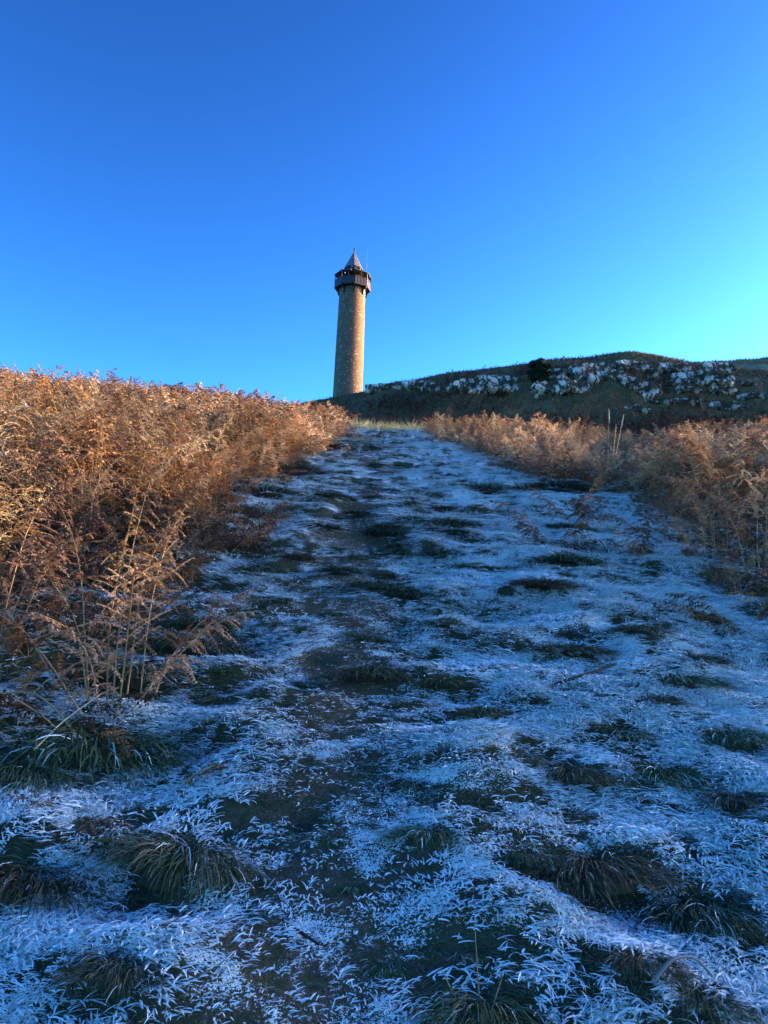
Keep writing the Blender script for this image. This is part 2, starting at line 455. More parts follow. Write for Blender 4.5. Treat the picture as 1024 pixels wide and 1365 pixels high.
# sunlit straw grass along the crest
n = 5200
x = rng.uniform(-3.2, 3.6, n); y = rng.uniform(35.8, 40.5, n) + .3 * np.sin(x * 2)
P = np.stack([x, y, ground_z(x, y) - .01], -1)
c = pick(n, [((.56, .46, .20), 3), ((.42, .38, .15), 2), ((.62, .52, .28), 2), ((.22, .25, .09), 1)])
tall = rng.random(n) < .2
V, Q, T, Cc = blades(P, rng.uniform(0, 6.28, n), np.where(tall, rng.uniform(.4, .75, n), rng.uniform(.15, .38, n)), rng.uniform(.012, .026, n), rng.uniform(.9, 1.5, n), rng.uniform(-.2, 1.2, n), c * .8, c, 2)
tag(obj('straw_grass', np_mesh('straw_grass', V, Q, T, Cc, M['blade'])), 'pale straw grass catching the sun where the trail meets the crest', None, None, 'stuff')

# ------------------------------------------------------------------ tussocks
def tussock_mesh(kind, seed):
    n = {'olive': 820, 'green': 820, 'brown': 860}[kind]
    a = rng.uniform(0, 6.283, n); r = np.sqrt(rng.random(n)) * .5 * (.65 + .5 * vn(a * 1.3, a * 0 + seed, 90 + seed) + .25 * np.cos(a - seed) ** 2)
    x = r * np.cos(a); y = r * np.sin(a) * .75
    z = .20 * np.maximum(0, 1 - (r / .52) ** 2) - .03
    out = a + rng.normal(0, .5, n)
    th = np.arctan2(np.sin(out) * .8 - .75, np.cos(out) * .9 + .25 * math.sin(seed))
    tab = {'olive': [((.105, .110, .050), 3), ((.17, .150, .075), 2), ((.065, .095, .038), 3), ((.26, .22, .12), 1)],
           'green': [((.048, .092, .040), 4), ((.065, .118, .050), 3), ((.10, .13, .058), 1), ((.20, .19, .10), .5)],
           'brown': [((.14, .108, .062), 3), ((.20, .15, .085), 2), ((.085, .085, .042), 2), ((.07, .055, .036), 2)]}[kind]
    c = pick(n, tab)
    L = rng.uniform(.18, .55, n); wh = rng.random(n) < {'olive': .05, 'green': .06, 'brown': .02}[kind]
    c = np.where(wh[:, None], FROST * rng.uniform(.6, 1, (n, 1)), c)
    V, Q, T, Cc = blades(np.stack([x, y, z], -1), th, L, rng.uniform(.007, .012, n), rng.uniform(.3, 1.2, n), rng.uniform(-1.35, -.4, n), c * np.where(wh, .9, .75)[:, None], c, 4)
    # the turf mound the blades grow from
    k = 12; ring = []
    mv = [(0, 0, .12)]
    for j, (rr, zz) in enumerate(((.15, .09), (.28, .02), (.40, -.10))):
        for i in range(k):
            t = 2 * math.pi * i / k; mv.append((rr * math.cos(t) * random.uniform(.9, 1.1), rr * .75 * math.sin(t) * random.uniform(.9, 1.1), zz))
    mt = [(0, 1 + i, 1 + (i + 1) % k) for i in range(k)]
    mq = [(1 + j * k + i, 1 + (j + 1) * k + i, 1 + (j + 1) * k + (i + 1) % k, 1 + j * k + (i + 1) % k) for j in range(2) for i in range(k)]
    mv = np.array(mv); V2, Q2, T2, C2 = join([(V, Q, T, Cc), (mv, np.array(mq), np.array(mt), np.tile(np.array([[.045, .046, .024]]), (len(mv), 1)))])
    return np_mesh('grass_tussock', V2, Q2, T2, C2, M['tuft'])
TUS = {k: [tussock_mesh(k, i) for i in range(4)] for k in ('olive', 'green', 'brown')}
WORD = {'olive': 'olive', 'green': 'dark green', 'brown': 'brown withered'}
# photo pixel, width in pixels, kind, what singles it out
TUSSOCKS = [
 (490, 900, 100, 'olive', 'flat olive grass tussock on the trail, widest of the three across it'),
 (592, 910, 66, 'olive', 'small brownish olive tussock right of the wide tussock on the trail'),
 (405, 912, 56, 'green', 'low dark tussock beside the trodden hollow left of the wide trail tussock'),
 (548, 943, 66, 'olive', 'small domed olive tussock below the brownish one on the trail'),
 (642, 952, 70, 'olive', 'tall olive tussock with blades combed downhill, left of the lying stick'),
 (766, 868, 86, 'olive', 'shaggy olive tussock on the frost above the lying stick'),
 (905, 910, 100, 'green', 'wide dark tussock with a frosted crown, uphill of the brown tuft'),
 (880, 936, 60, 'brown', 'brown tuft under a cap of white frosted blades'),
 (552, 1046, 58, 'green', 'neat dark tussock alone on frost in the middle of the slope'),
 (768, 1036, 104, 'olive', 'broad shaggy olive tussock below the lying stick'),
 (880, 1036, 120, 'green', 'large dark green tussock beside the broad shaggy olive one'),
 (645, 1082, 62, 'green', 'faint green tussock between two darker ones on the frosted slope'),
 (570, 1112, 86, 'green', 'dark green tussock with upright blades near the bottom of the trail'),
 (800, 1165, 150, 'brown', 'large withered brown tussock slumped over a deep cleft'),
 (945, 1222, 150, 'green', 'long dark green overhanging tussock under a white frosted ledge'),
 (850, 1280, 100, 'brown', 'brown thatched tussock downhill of the deep cleft'),
 (240, 1150, 150, 'olive', 'long olive grass bank along the left side of the bare trail'),
 (40, 1180, 130, 'brown', 'brown and green tussock at the left edge of the frosted slope'),
 (120, 1010, 170, 'green', 'big lush green tussock under the bracken, with pale stems fallen across it'),
 (20, 1040, 110, 'green', 'dark mossy green clump at the left edge below the bracken'),
 (165, 905, 110, 'olive', 'olive grass clump at the foot of the tall golden bracken'),
 (250, 865, 110, 'olive', 'shaggy tussock right of the tall golden bracken'),
 (275, 830, 80, 'green', 'dark tussock uphill of the shaggy one beside the golden bracken'),
 (480, 850, 56, 'green', 'dark green tussock on the trail uphill of the widest one'),
 (592, 832, 54, 'green', 'dark dash of tussock in frost right of the upper trail'),
 (548, 795, 54, 'green', 'flat green tussock in the middle of the upper slope'),
 (590, 740, 56, 'green', 'thin dark tussock high on the right of the trail'),
 (752, 752, 86, 'green', 'deep green tussock under a brown bracken tangle on the right'),
 (738, 655, 90, 'brown', 'brown dead clump at the foot of the right bracken bank'),
 (515, 1285, 60, 'green', 'small green tuft low on the trail, right of the bare soil'),
 (645, 1352, 150, 'olive', 'olive tussock at the bottom edge with dry flower stems rising from it'),
 (700, 1140, 80, 'green', 'soft green tussock left of the large brown slumped one'),
 (830, 980, 70, 'green', 'green tussock between the lying stick and the broad shaggy tussock'),
 (980, 985, 90, 'green', 'green tussock at the right edge uphill of the large dark one'),
 (985, 1070, 90, 'brown', 'brownish tussock at the right edge beside the large dark green one'),
 (930, 880, 70, 'green', 'narrow green tussock above the frost-crowned wide one'),
 (640, 655, 60, 'green', 'green clump on the right of the trail below the bracken'),
 (360, 660, 70, 'green', 'dark tussock below the left bracken near the crest'),
 (335, 690, 80, 'olive', 'olive tussock on the left edge of the frost below the bracken'),
 (330, 735, 70, 'brown', 'brown clump left of the trodden hollows'),
 (430, 600, 70, 'olive', 'sunlit olive tussock by the top of the left bracken'),
 (395, 632, 80, 'olive', 'yellow green tussock at the sunny foot of the left bracken'),
 (600, 700, 60, 'green', 'slim green tussock on the right side of the hollows'),
 (930, 1330, 100, 'olive', 'olive tussock in the right bottom corner'),
 (470, 1180, 50, 'green', 'little green tuft on the bare soil of the lower trail'),
 (160, 1290, 90, 'olive', 'flattened olive tussock on the lower left frost'),
 (300, 940, 70, 'olive', 'olive tussock between the trail and the lush green clump'),
 (850, 840, 70, 'olive', 'olive tussock on the frost below the right bracken'),
 (690, 1010, 60, 'olive', 'small olive tussock left of the broad shaggy one'),
]
EXTRA = 'green' 
tidx = 0; TPOS = []
def put_tussock(x, y, width, kind, label, group='grass tussocks on the frosted slope', squash=1.0):
    global tidx
    me = TUS[kind][tidx % 4]; tidx += 1
    o = obj('grass_tussock', me)
    o.location = (x, y, gz(x, y) - .02)
    s = width / .95; TPOS.append((x, y, s))
    o.scale = (s, s * .9, min(s, .75) * squash); o.rotation_euler = (R(-8), 0, random.uniform(-.35, .35))
    return tag(o, label, 'tussock', group)
for px, py, wd, kind, lab in TUSSOCKS:
    x_, y_ = on_ground(px, py)
    put_tussock(x_, y_, (1.15 if px < 260 else .9) * wd * y_ / F, kind, lab, squash=.62 if y_ > 4 else .8)
for i in range(165):                                # low clumps scattered up the slope
    y_ = 6 + 27 * random.random() ** 1.3; x_ = random.gauss(.1, 1.2) if i % 3 else random.gauss(-.2, .5)
    if x_ < float(left_edge(np.array(y_))) or x_ > float(right_edge(np.array(y_))): continue
    put_tussock(x_, y_, random.uniform(.12, .42), random.choice(('green', 'green', 'olive', 'brown')), 'low dark grass clump dotted among the frost on the upper slope', 'low clumps on the upper slope', .55)

for i in range(125):                                # little tufts poking through the frost lower down
    y_ = 2.1 + 5.5 * random.random(); x_ = random.uniform(-.52, .52) * y_ 
    if x_ < float(left_edge(np.array(y_))) or x_ > float(right_edge(np.array(y_))): continue
    put_tussock(x_, y_, random.uniform(.06, .19) * (.7 + .07 * y_), random.choice(('green', 'green', 'olive')), 'small green grass tuft poking through the frost on the lower slope', 'small tufts on the lower slope', .7)

# the sward between the tussocks
parts = [sward(1.1, 2.6, 19000, 3, .95), sward(2.6, 4.0, 16000, 3, 1.0), sward(4.0, 6.5, 8500, 3, 1.12), sward(6.5, 10, 4000, 2, 1.4),
         sward(10, 16, 1900, 2, 1.8), sward(16, 26, 560, 2, 2.3), sward(26, 37, 200, 2, 2.8)]
V, Q, T, Cc = join(parts)
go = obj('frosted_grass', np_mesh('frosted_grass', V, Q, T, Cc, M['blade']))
tag(go, 'white frosted grass blades lying over dark green turf', None, None, 'stuff')

# ------------------------------------------------------------------ bracken
def basis(d, up=np.array([0, 0, 1.0])):
    d = d / np.linalg.norm(d); s = np.cross(d, up); ls = np.linalg.norm(s)
    s = np.array([1.0, 0, 0]) if ls < 1e-5 else s / ls
    return d, s, np.cross(s, d)

RUST = [((.31, .138, .056), 4), ((.39, .200, .083), 3), ((.17, .070, .034), 3.4), ((.50, .32, .155), 1.1)]
def frond(H, bare, lean, arch, npair, nleaf, leafw, plen, curl, seed, stemr=.005, crush=0.0):
    """One dead bracken frond: a bare stalk, then an arching rachis with pinnae of curled pinnules. Returns (leaf geometry, stem geometry)."""
    r = np.random.default_rng(seed)
    K = 22; t = np.linspace(0, 1, K)
    el = math.pi / 2 - lean - arch * np.clip((t - bare) / (1 - bare), 0, 1) ** 1.2 - .08 * np.sin(t * 7 + seed)
    az = .25 * np.sin(t * 3.1 + seed)
    d = np.stack([np.cos(el) * np.cos(az), np.cos(el) * np.sin(az), np.sin(el)], -1)
    P = np.concatenate([[np.zeros(3)], np.cumsum(d[:-1], 0) / (K - 1) * H])
    tint = np.array(RUST[r.choice(4, p=[.4, .3, .15, .15])][0]) * r.uniform(.85, 1.15)
    # stem
    kk = 3; sv = []
    for i in range(K):
        dd, s, u = basis(d[i]); rad = stemr * (1 - .75 * t[i])
        for a in range(kk): sv.append(P[i] + rad * (math.cos(a * 2.094) * s + math.sin(a * 2.094) * u))
    sq = [(i * kk + a, i * kk + (a + 1) % kk, (i + 1) * kk + (a + 1) % kk, (i + 1) * kk + a) for i in range(K - 1) for a in range(kk)]
    sc = np.tile(np.array([[.42, .27, .125]]) * r.uniform(.7, 1.15), (len(sv), 1))
    LV, LC = [], []
    for i in range(int(bare * (K - 1)), K - 1):
        for s_ in (np.array([0, .0025, 0]), np.array([.0025, 0, .001])):
            LV += [P[i] - s_, P[i] + s_, P[i + 1] + s_ * .8, P[i + 1] - s_ * .8]; LC += [tint * 1.2] * 4
    for j in range(npair):
        f = j / (npair - 1); tt = bare + (1 - bare) * (.02 + .96 * f ** .92)
        p = np.array([np.interp(tt, t, P[:, k]) for k in range(3)]); dd = np.array([np.interp(tt, t, d[:, k]) for k in range(3)])
        dd, s, u = basis(dd)
        ln0 = plen * (1 - f) ** .75 * min(1, .62 + f * 3) + .02
        for sg in (-1, 1):
            if r.random() < .10: continue
            ln = ln0 * (r.uniform(.75, 1.12) if r.random() > .22 else r.uniform(.25, .6))
            if sg > 0: p = p + dd * r.uniform(-.5, .5) * H * (1 - bare) / npair
            pd = dd * r.uniform(.15, 1.1) + sg * s * r.uniform(.55, 1.0) + u * r.uniform(-.75, .6)
            pd /= np.linalg.norm(pd); q = p.copy(); m = max(3, int(nleaf * (ln / plen) ** .6))
            prev = q.copy(); pdn = pd.copy()
            sag = r.uniform(.1, 1.5) * curl
            ribs = [q.copy()]
            for k in range(m):
                g2 = (k + .5) / m
                pdn = pd + np.array([0, 0, -1.0]) * sag * g2 * 1.3 + r.normal(0, .06, 3)
                pdn /= np.linalg.norm(pdn)
                q = q + pdn * ln / m; ribs.append(q.copy())
                _, ps, pu = basis(pdn)
                ll = leafw * 2.6 * (1 - .72 * g2) * r.uniform(.6, 1.15) * (.6 + .4 * ln / plen)
                for s2 in (-1, 1):
                    ld = ps * s2 + pdn * .45 + pu * r.uniform(-.9, .3) * curl
                    ld /= np.linalg.norm(ld)
                    tip = q + ld * ll + np.array([0, 0, -1]) * ll * .35 * curl * r.random()
                    mid = q + ld * ll * .5 + pu * ll * .12
                    wv = pdn * leafw * .5 * r.uniform(.7, 1.2)
                    LV += [q, mid - wv, tip, mid + wv]
                    c = tint * r.uniform(.7, 1.25); LC += [c] * 4
            for k in range(0, m, 2):                                       # midrib
                a_, b_ = ribs[k], ribs[min(k + 2, m)]
                wv = np.array([0, 0, 1.0]) * .0022
                LV += [a_ - wv, a_ + wv, b_ + wv, b_ - wv]; LC += [tint * 1.15] * 4
    LV = np.array(LV); LQ = np.arange(len(LV)).reshape(-1, 4)
    return (LV, LQ, np.array(LC)), (np.array(sv), np.array(sq), sc)

def frond_meshes(**kw):
    (lv, lq, lc), (sv, sq, sc) = frond(**kw)
    return np_mesh('frond', lv, lq, None, lc, M['frond']), np_mesh('stem', sv, sq, None, sc, M['stem'])

PLANTM = [frond_meshes(H=random.uniform(.95, 1.3), bare=random.uniform(.30, .42), lean=random.uniform(.05, .3), arch=random.uniform(.5, 1.25), npair=15, nleaf=10,
                       leafw=.021, plen=random.uniform(.26, .36), curl=random.uniform(.7, 1.1), seed=100 + i) for i in range(12)]
LOW = [frond_meshes(H=random.uniform(.7, 1.0), bare=.3, lean=random.uniform(.75, 1.15), arch=random.uniform(.4, .9), npair=13, nleaf=9,
                    leafw=.018, plen=random.uniform(.22, .3), curl=1.1, seed=140 + i) for i in range(6)]

_r = RUST[:]; RUST[:] = [((.115, .062, .036), 1), ((.15, .085, .050), 1), ((.085, .048, .030), 1), ((.19, .115, .07), 1)]  # decayed brown, darkened also for the shade low in the bracken
ROT = [frond_meshes(H=random.uniform(.55, .95), bare=.22, lean=random.uniform(.6, 1.2), arch=random.uniform(.5, 1.1), npair=13, nleaf=7,
                    leafw=.024, plen=random.uniform(.24, .32), curl=1.2, seed=160 + i) for i in range(6)]
RUST[:] = _r
def bracken_plant(x, y, label, group, n=3, scale=1.0, low=1, name='bracken_plant', dark=0):
    root = empty(name, (x, y, gz(x, y) - .02), random.uniform(0, 6.28))
    tag(root, label, 'bracken', group)
    a0 = random.uniform(0, 6.28)
    for k in range(n + low + dark):
        fm, sm = random.choice(ROT if k >= n + low else LOW if k >= n else PLANTM)
        f = obj('frond', fm, root)
        f.location = (random.uniform(-.13, .13), random.uniform(-.13, .13), 0)
        s = scale * random.uniform(.78, 1.12)
        f.scale = (s, s, s); f.rotation_euler = (random.gauss(0, .2), random.gauss(0, .2), a0 + k * 6.283 / max(1, n + low) + random.uniform(-.6, .6))
        obj('stem', sm, f)
    return root

# hero plants
def hero(px, py, label, fronds, seed0, scale=1.0):
    x_, y_ = on_ground(px, py)
    root = empty('bracken_plant', (x_, y_, gz(x_, y_) - .03))
    tag(root, label, 'bracken', None)
    for i, (dx, dy, H, bare, lean, arch, azim, pl) in enumerate(fronds):
        fm, sm = frond_meshes(H=H, bare=bare, lean=lean, arch=arch, npair=18, nleaf=14, leafw=.0155, plen=pl, curl=.95, seed=seed0 + i, stemr=.006)
        f = obj('frond', fm, root); f.location = (dx, dy, 0); f.rotation_euler = (0, 0, azim); f.scale = (scale,) * 3
        obj('stem', sm, f)
    return root
hero(150, 945, 'tall golden bracken standing apart in the sun beside the frosted trail', [
    (-.03, .02, 1.45, .30, .0, .30, .4, .30), (.12, .05, 1.15, .35, -.02, .75, -.2, .30), (-.10, -.02, 1.25, .32, .10, .85, 2.7, .28), (.02, .12, 1.15, .28, .12, .8, 1.3, .30),
    (.05, -.08, .95, .25, .2, 1.0, -1.0, .27), (-.14, .08, 1.05, .25, .25, 1.0, 3.6, .28), (.14, .10, .9, .22, .4, 1.0, .7, .28), (.0, .0, 1.2, .2, .05, .6, 5.2, .3), (.1, -.05, .8, .15, .5, .9, .1, .28), (-.1, -.1, .8, .15, .5, .9, 3.3, .28), (-.02, -.1, .75, .15, .45, .9, 4.5, .28)], 300, .97)
hero(0, 850, 'half seen bracken clump at the left edge with curled fronds reaching in', [
    (0, 0, 1.1, .4, .1, 1.1, -.2, .26), (-.1, .05, 1.2, .4, .1, .9, 2.0, .26), (.08, -.05, .8, .3, .5, .9, -.7, .22), (-.05, .1, .9, .3, .4, .9, 1.0, .24)], 320)
hero(953, 748, 'tall russet bracken with two bare pale stems at the right edge of the frost', [
    (0, 0, 1.45, .48, .02, 1.0, 2.9, .32), (.05, .05, 1.5, .45, .05, .8, 2.2, .3), (-.06, .02, 1.1, .4, .12, 1.3, 3.3, .3), (.12, -.02, 1.35, .4, .08, .9, .6, .28),
    (.2, .1, 1.3, .35, .2, .9, -.4, .28), (-.02, .15, 1.2, .3, .3, .9, 1.5, .3)], 340)
hero(1015, 770, 'dense dark russet bracken at the right edge beside the pale stemmed one', [
    (0, 0, 1.4, .35, .05, .9, 2.2, .3), (.1, .1, 1.5, .35, .08, .8, .9, .3), (-.1, .05, 1.2, .3, .25, 1.0, 3.0, .3), (.15, -.05, 1.3, .35, .15, .9, -.5, .3), (0, .12, 1.0, .3, .4, .9, 1.6, .28)], 360)

def right_low(x, y):                          # the right bank is lower and sags in the middle
    if x < 0: return 1.0
    u = x / y
    return .86 - .34 * math.exp(-((u - .33) / .06) ** 2)
ZONES = [  # label, group per neighbourhood: nothing tells single plants of one patch apart
 (lambda x, y: x < 0 and y < 7, 'russet bracken plant in the shaded tangle at the near end of the left bank', 'bracken at the near left'),
 (lambda x, y: x < 0 and y < 11, 'rust brown bracken plant crowded on the middle of the left bank', 'bracken on the middle of the left bank'),
 (lambda x, y: x < 0, 'sunlit orange bracken plant high on the left bank by the trail', 'bracken high on the left bank'),
 (lambda x, y: y < 10, 'dark russet bracken plant in the near thicket at the right edge', 'bracken in the near right thicket'),
 (lambda x, y: True, 'sunlit orange bracken plant in the bank on the right of the trail', 'bracken on the right bank')]
cand = []
for _ in range(9000):
    y_ = math.sqrt(random.uniform(3.3 ** 2, 36 ** 2)); x_ = random.uniform(-.58 * y_ - .8, .58 * y_ + .8)
    le, re = float(left_edge(np.array(y_))), float(right_edge(np.array(y_)))
    if (x_ < le) or (x_ > re and y_ > 5.2): cand.append((math.hypot(x_, y_ * 1.0) , x_, y_))
cand.sort()
kept = []; cell = {}
for d_, x_, y_ in cand:
    k = (math.floor(x_ / .40), math.floor(y_ / .40))
    if any(math.hypot(x_ - a, y_ - b) < .40 for i in (-1, 0, 1) for j in (-1, 0, 1) for a, b in cell.get((k[0] + i, k[1] + j), ())): continue
    cell.setdefault(k, []).append((x_, y_)); kept.append((x_, y_))
NTH = 290
for x_, y_ in kept[:NTH]:
    for test, lab, grp in ZONES:
        if test(x_, y_): break
    edge = min(1, abs(x_ - float(left_edge(np.array(y_)) if x_ < 0 else right_edge(np.array(y_)))) / .8)
    near = .5 if (x_ < 0 and y_ < 4.2) else .75 if (x_ < 0 and y_ < 6) else 1
    cl = float(fbm(np.array(x_ * .7), np.array(y_ * .55), 81, 2)); rt = .85 if x_ > 0 and y_ < 9 else 1
    bracken_plant(x_, y_, lab, grp, 3, (.72 + .28 * edge) * near * rt * right_low(x_, y_) * (.5 + .78 * cl), 3, dark=8 if y_ < 7.5 and x_ < 0 else 3 if x_ > 0 else 2)

def place(geo, x, y, z, yaw, tx, ty, s, cm):
    V, Q, Cc = geo
    cy, sy = math.cos(yaw), math.sin(yaw)
    Rm = np.array([[cy, -sy, 0], [sy, cy, 0], [0, 0, 1]]) @ np.array([[1, 0, 0], [0, math.cos(tx), -math.sin(tx)], [0, math.sin(tx), math.cos(tx)]]) @ np.array([[math.cos(ty), 0, math.sin(ty)], [0, 1, 0], [-math.sin(ty), 0, math.cos(ty)]])
    return V @ Rm.T * s + np.array([x, y, z]), Q, None, Cc * cm

def merge(a, b): return np.concatenate([a[0], b[0]]), np.concatenate([a[1], b[1] + len(a[0])]), np.concatenate([a[2], b[2]])
MASS = [merge(*frond(H=random.uniform(.95, 1.3), bare=random.uniform(.3, .42), lean=random.uniform(.05, .3), arch=random.uniform(.5, 1.2), npair=10, nleaf=4, stemr=.008,
              leafw=.046, plen=random.uniform(.25, .34), curl=.9, seed=200 + i)) for i in range(10)]
MLOW = [merge(*frond(H=.85, bare=.3, lean=random.uniform(.7, 1.1), arch=.7, npair=9, nleaf=4, stemr=.008, leafw=.046, plen=.27, curl=1.0, seed=220 + i)) for i in range(5)]
acc = []
for x_, y_ in kept[NTH:]:
    z_ = gz(x_, y_)
    for k in range(4 if y_ < 22 else 3):
        low = k == 2
        cl = float(fbm(np.array(x_ * .7), np.array(y_ * .55), 81, 2)); hs_ = (.45 + .85 * cl) * right_low(x_, y_)
        if cl < .40 and k < 2 and random.random() < .75: low = True
        acc.append(place(random.choice(MLOW if low else MASS), x_ + random.uniform(-.15, .15), y_ + random.uniform(-.15, .15), z_ - .02, random.uniform(0, 6.28),
                         random.gauss(0, .22), random.gauss(0, .22), random.uniform(.65, 1.15) * hs_, random.uniform(.6, 1.2) * (.35 + 1.1 * float(vn(np.array(x_ * .9), np.array(y_ * .7), 82)))))
print('bracken plants', len(kept), 'mass fronds', len(acc))
V, Q, T, Cc = join(acc)
tag(obj('bracken_mass', np_mesh('bracken_mass', V, Q, T, Cc, M['frond'])), 'dense rust orange bracken covering both banks up to the skyline', None, None, 'stuff')

# small brown fronds collapsed on the frost at the edge of the banks
for px, py, lab in ((745, 728, 'brown bracken tangle over the deep green tussock on the right'), (310, 700, 'brown bracken heap spilling from the left bank onto the frost'),
                    (330, 728, 'small brown bracken heap on the frost left of the trodden hollows'), (860, 745, 'flattened brown bracken on the frost left of the pale stemmed fern'),
                    (990, 850, 'withered brown bracken lying at the right edge on the frost'), (715, 640, 'dark bracken clump alone in front of the right bank'), (775, 700, 'dark brown bracken clump on the frost between the right bank and the green tussock'), (655, 612, 'low brown bracken clump at the upper end of the right bank'), (830, 690, 'brown bracken scrap in front of the right bank by the yellow tuft'),
                    (165, 1090, 'crumpled brown fern scrap on the frost below the lush green clump'), (60, 985, 'grey brown fallen bracken over the grass at the left edge'), (1000, 800, 'low grey brown bracken in the right corner of the thicket')):
    x_, y_ = on_ground(px, py)
    bracken_plant(x_, y_, lab, None, 0, .42 if py > 1000 else .8, 2, dark=2 if py > 900 else 5)

# ------------------------------------------------------------------ hill cover
def hill_pt(px, py):
    d = ray(px, py); t = np.linspace(YF, 120, 4000)
    below = (EYE.z + t * d.z) < hill_z(t * d.x, t)
    i = int(np.argmax(below)) if below.any() else int(np.argmin(EYE.z + t * d.z - hill_z(t * d.x, t)))
    return float(t[i] * d.x), float(t[i])

n = 60000
y = rng.uniform(YF + 1, 88, n); x = rng.uniform(-20, 55, n)
ok = np.abs(x) < .60 * y + 3
x, y = x[ok], y[ok]; n = len(x)
P = np.stack([x, y, hill_z(x, y) - .03], -1)
c = pick(n, [((.10, .080, .034), 4), ((.16, .125, .06), 3), ((.26, .22, .12), 1.2), ((.13, .07, .045), 2)])
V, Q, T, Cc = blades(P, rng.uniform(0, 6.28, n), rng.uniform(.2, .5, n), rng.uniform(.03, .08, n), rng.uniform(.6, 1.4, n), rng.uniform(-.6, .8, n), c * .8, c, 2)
tag(obj('hill_grass', np_mesh('hill_grass', V, Q, T, Cc, M['blade'])), 'rough dark grass over the craggy hill', None, None, 'stuff')

n = 9000
k1 = n // 2
x = np.concatenate([rng.normal(at_depth(848, 472, YC).x, 2.2, k1), mc.x + rng.uniform(-22, 12, n - k1)])
y = np.concatenate([YC + rng.normal(0, 1.2, k1), mc.y + rng.uniform(-9, 2, n - k1)])
zz = np.where(np.arange(n) < k1, hill_z(x, y), mound_z(x, y))
c = pick(n, [((.30, .25, .13), 3), ((.22, .18, .10), 2), ((.16, .15, .07), 1)])
V, Q, T, Cc = blades(np.stack([x, y, zz - .05], -1), rng.uniform(0, 6.28, n), rng.uniform(.3, .6, n), rng.uniform(.05, .11, n), rng.uniform(.8, 1.5, n), rng.uniform(-.2, 1, n), c * .8, c, 2)
tag(obj('crest_grass', np_mesh('crest_grass', V, Q, T, Cc, M['blade'])), 'tan grass lit by the sun on the tops of the hill', None, None, 'stuff')
acc = []
for _ in range(6500):
    y_ = random.uniform(YF, 74); x_ = random.uniform(-6, .58 * y_ + 3)
    if float(fbm(np.array(x_ * .15), np.array(y_ * .22), 71)) < .38 + .14 * (y_ > 64) + .06 * (x_ < 0): continue
    if y_ < 49 and x_ > 6: continue
    z_ = float(hill_z(np.array(x_), np.array(y_)))
    if y_ < 46.5: z_ = max(z_, gz(x_, y_))
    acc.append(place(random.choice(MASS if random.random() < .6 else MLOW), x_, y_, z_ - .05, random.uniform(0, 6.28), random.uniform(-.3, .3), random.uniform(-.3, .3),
                     random.uniform(.7, 1.2), np.array([.58, .40, .44]) * random.uniform(.6, 1.2)))  # the dark multiplier puts shade into the frond colour
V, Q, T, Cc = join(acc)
tag(obj('shaded_bracken', np_mesh('shaded_bracken', V, Q, T, Cc, M['frond'])), 'bracken tinted dark brown for shade along the foot of the craggy hill', None, None, 'stuff')

def rock_mesh(w_, h_, d_, seed):
    """a crag face: fractured upright blocks standing proud of the slope, closed behind"""
    r = np.random.default_rng(seed)
    nu, nv = 44, 34
    U, Vv = np.meshgrid(np.linspace(-1, 1, nu), np.linspace(-1, 1, nv))
    nc = max(4, int(1.6 * w_) + 3)
    cu, cv, cr = r.uniform(-1, 1, nc), r.uniform(-1, 1, nc), r.random(nc)
    Uw = U + .12 * (fbm(U * 3, Vv * 3, seed) - .5); Vw = Vv + .2 * (fbm(U * 3 + 9, Vv * 3, seed + 1) - .5)
    D = ((Uw[..., None] - cu) * w_) ** 2 + ((Vw[..., None] - cv) * h_ * .38) ** 2
    o = np.argsort(D, -1); d1 = np.take_along_axis(D, o[..., :1], -1)[..., 0] ** .5; d2 = np.take_along_axis(D, o[..., 1:2], -1)[..., 0] ** .5
    cell = cr[o[..., 0]]; gap = np.clip((d2 - d1) / .10, 0, 1)
    rr = np.hypot(np.abs(U) ** 1.3, np.abs(Vv) ** 1.3) + .85 * (fbm(U * 2.2 + seed, Vv * 2.2, seed + 2) - .5) + .25 * (cell - .5)
    inside = np.clip((1.0 - rr) / .16, 0, 1)
    dep = d_ * (inside * (.70 + .30 * cell) - .15) - .06 * (1 - gap) * inside + .10 * (fbm(U * 9, Vv * 9, seed + 4) - .5) - d_ * .5 * (inside <= 0) + d_ * .25 * Vv * -1
    P = np.stack([U * w_, -dep, Vv * h_], -1).reshape(-1, 3)
    back = np.stack([U * w_ * .8, np.full_like(U, d_ * 1.0), Vv * h_ * .8], -1).reshape(-1, 3)
    q = grid_faces(nu, nv); n_ = nu * nv
    idx = np.arange(n_).reshape(nv, nu); rim = np.concatenate([idx[0, :-1], idx[:-1, -1], idx[-1, :0:-1], idx[:0:-1, 0]])
    side = np.stack([rim, np.roll(rim, -1), np.roll(rim, -1) + n_, rim + n_], -1)[:, ::-1]
    return np_mesh('rock_outcrop', np.concatenate([P, back]), np.concatenate([q, q[:, ::-1] + n_, side]), None, None, M['rock'])
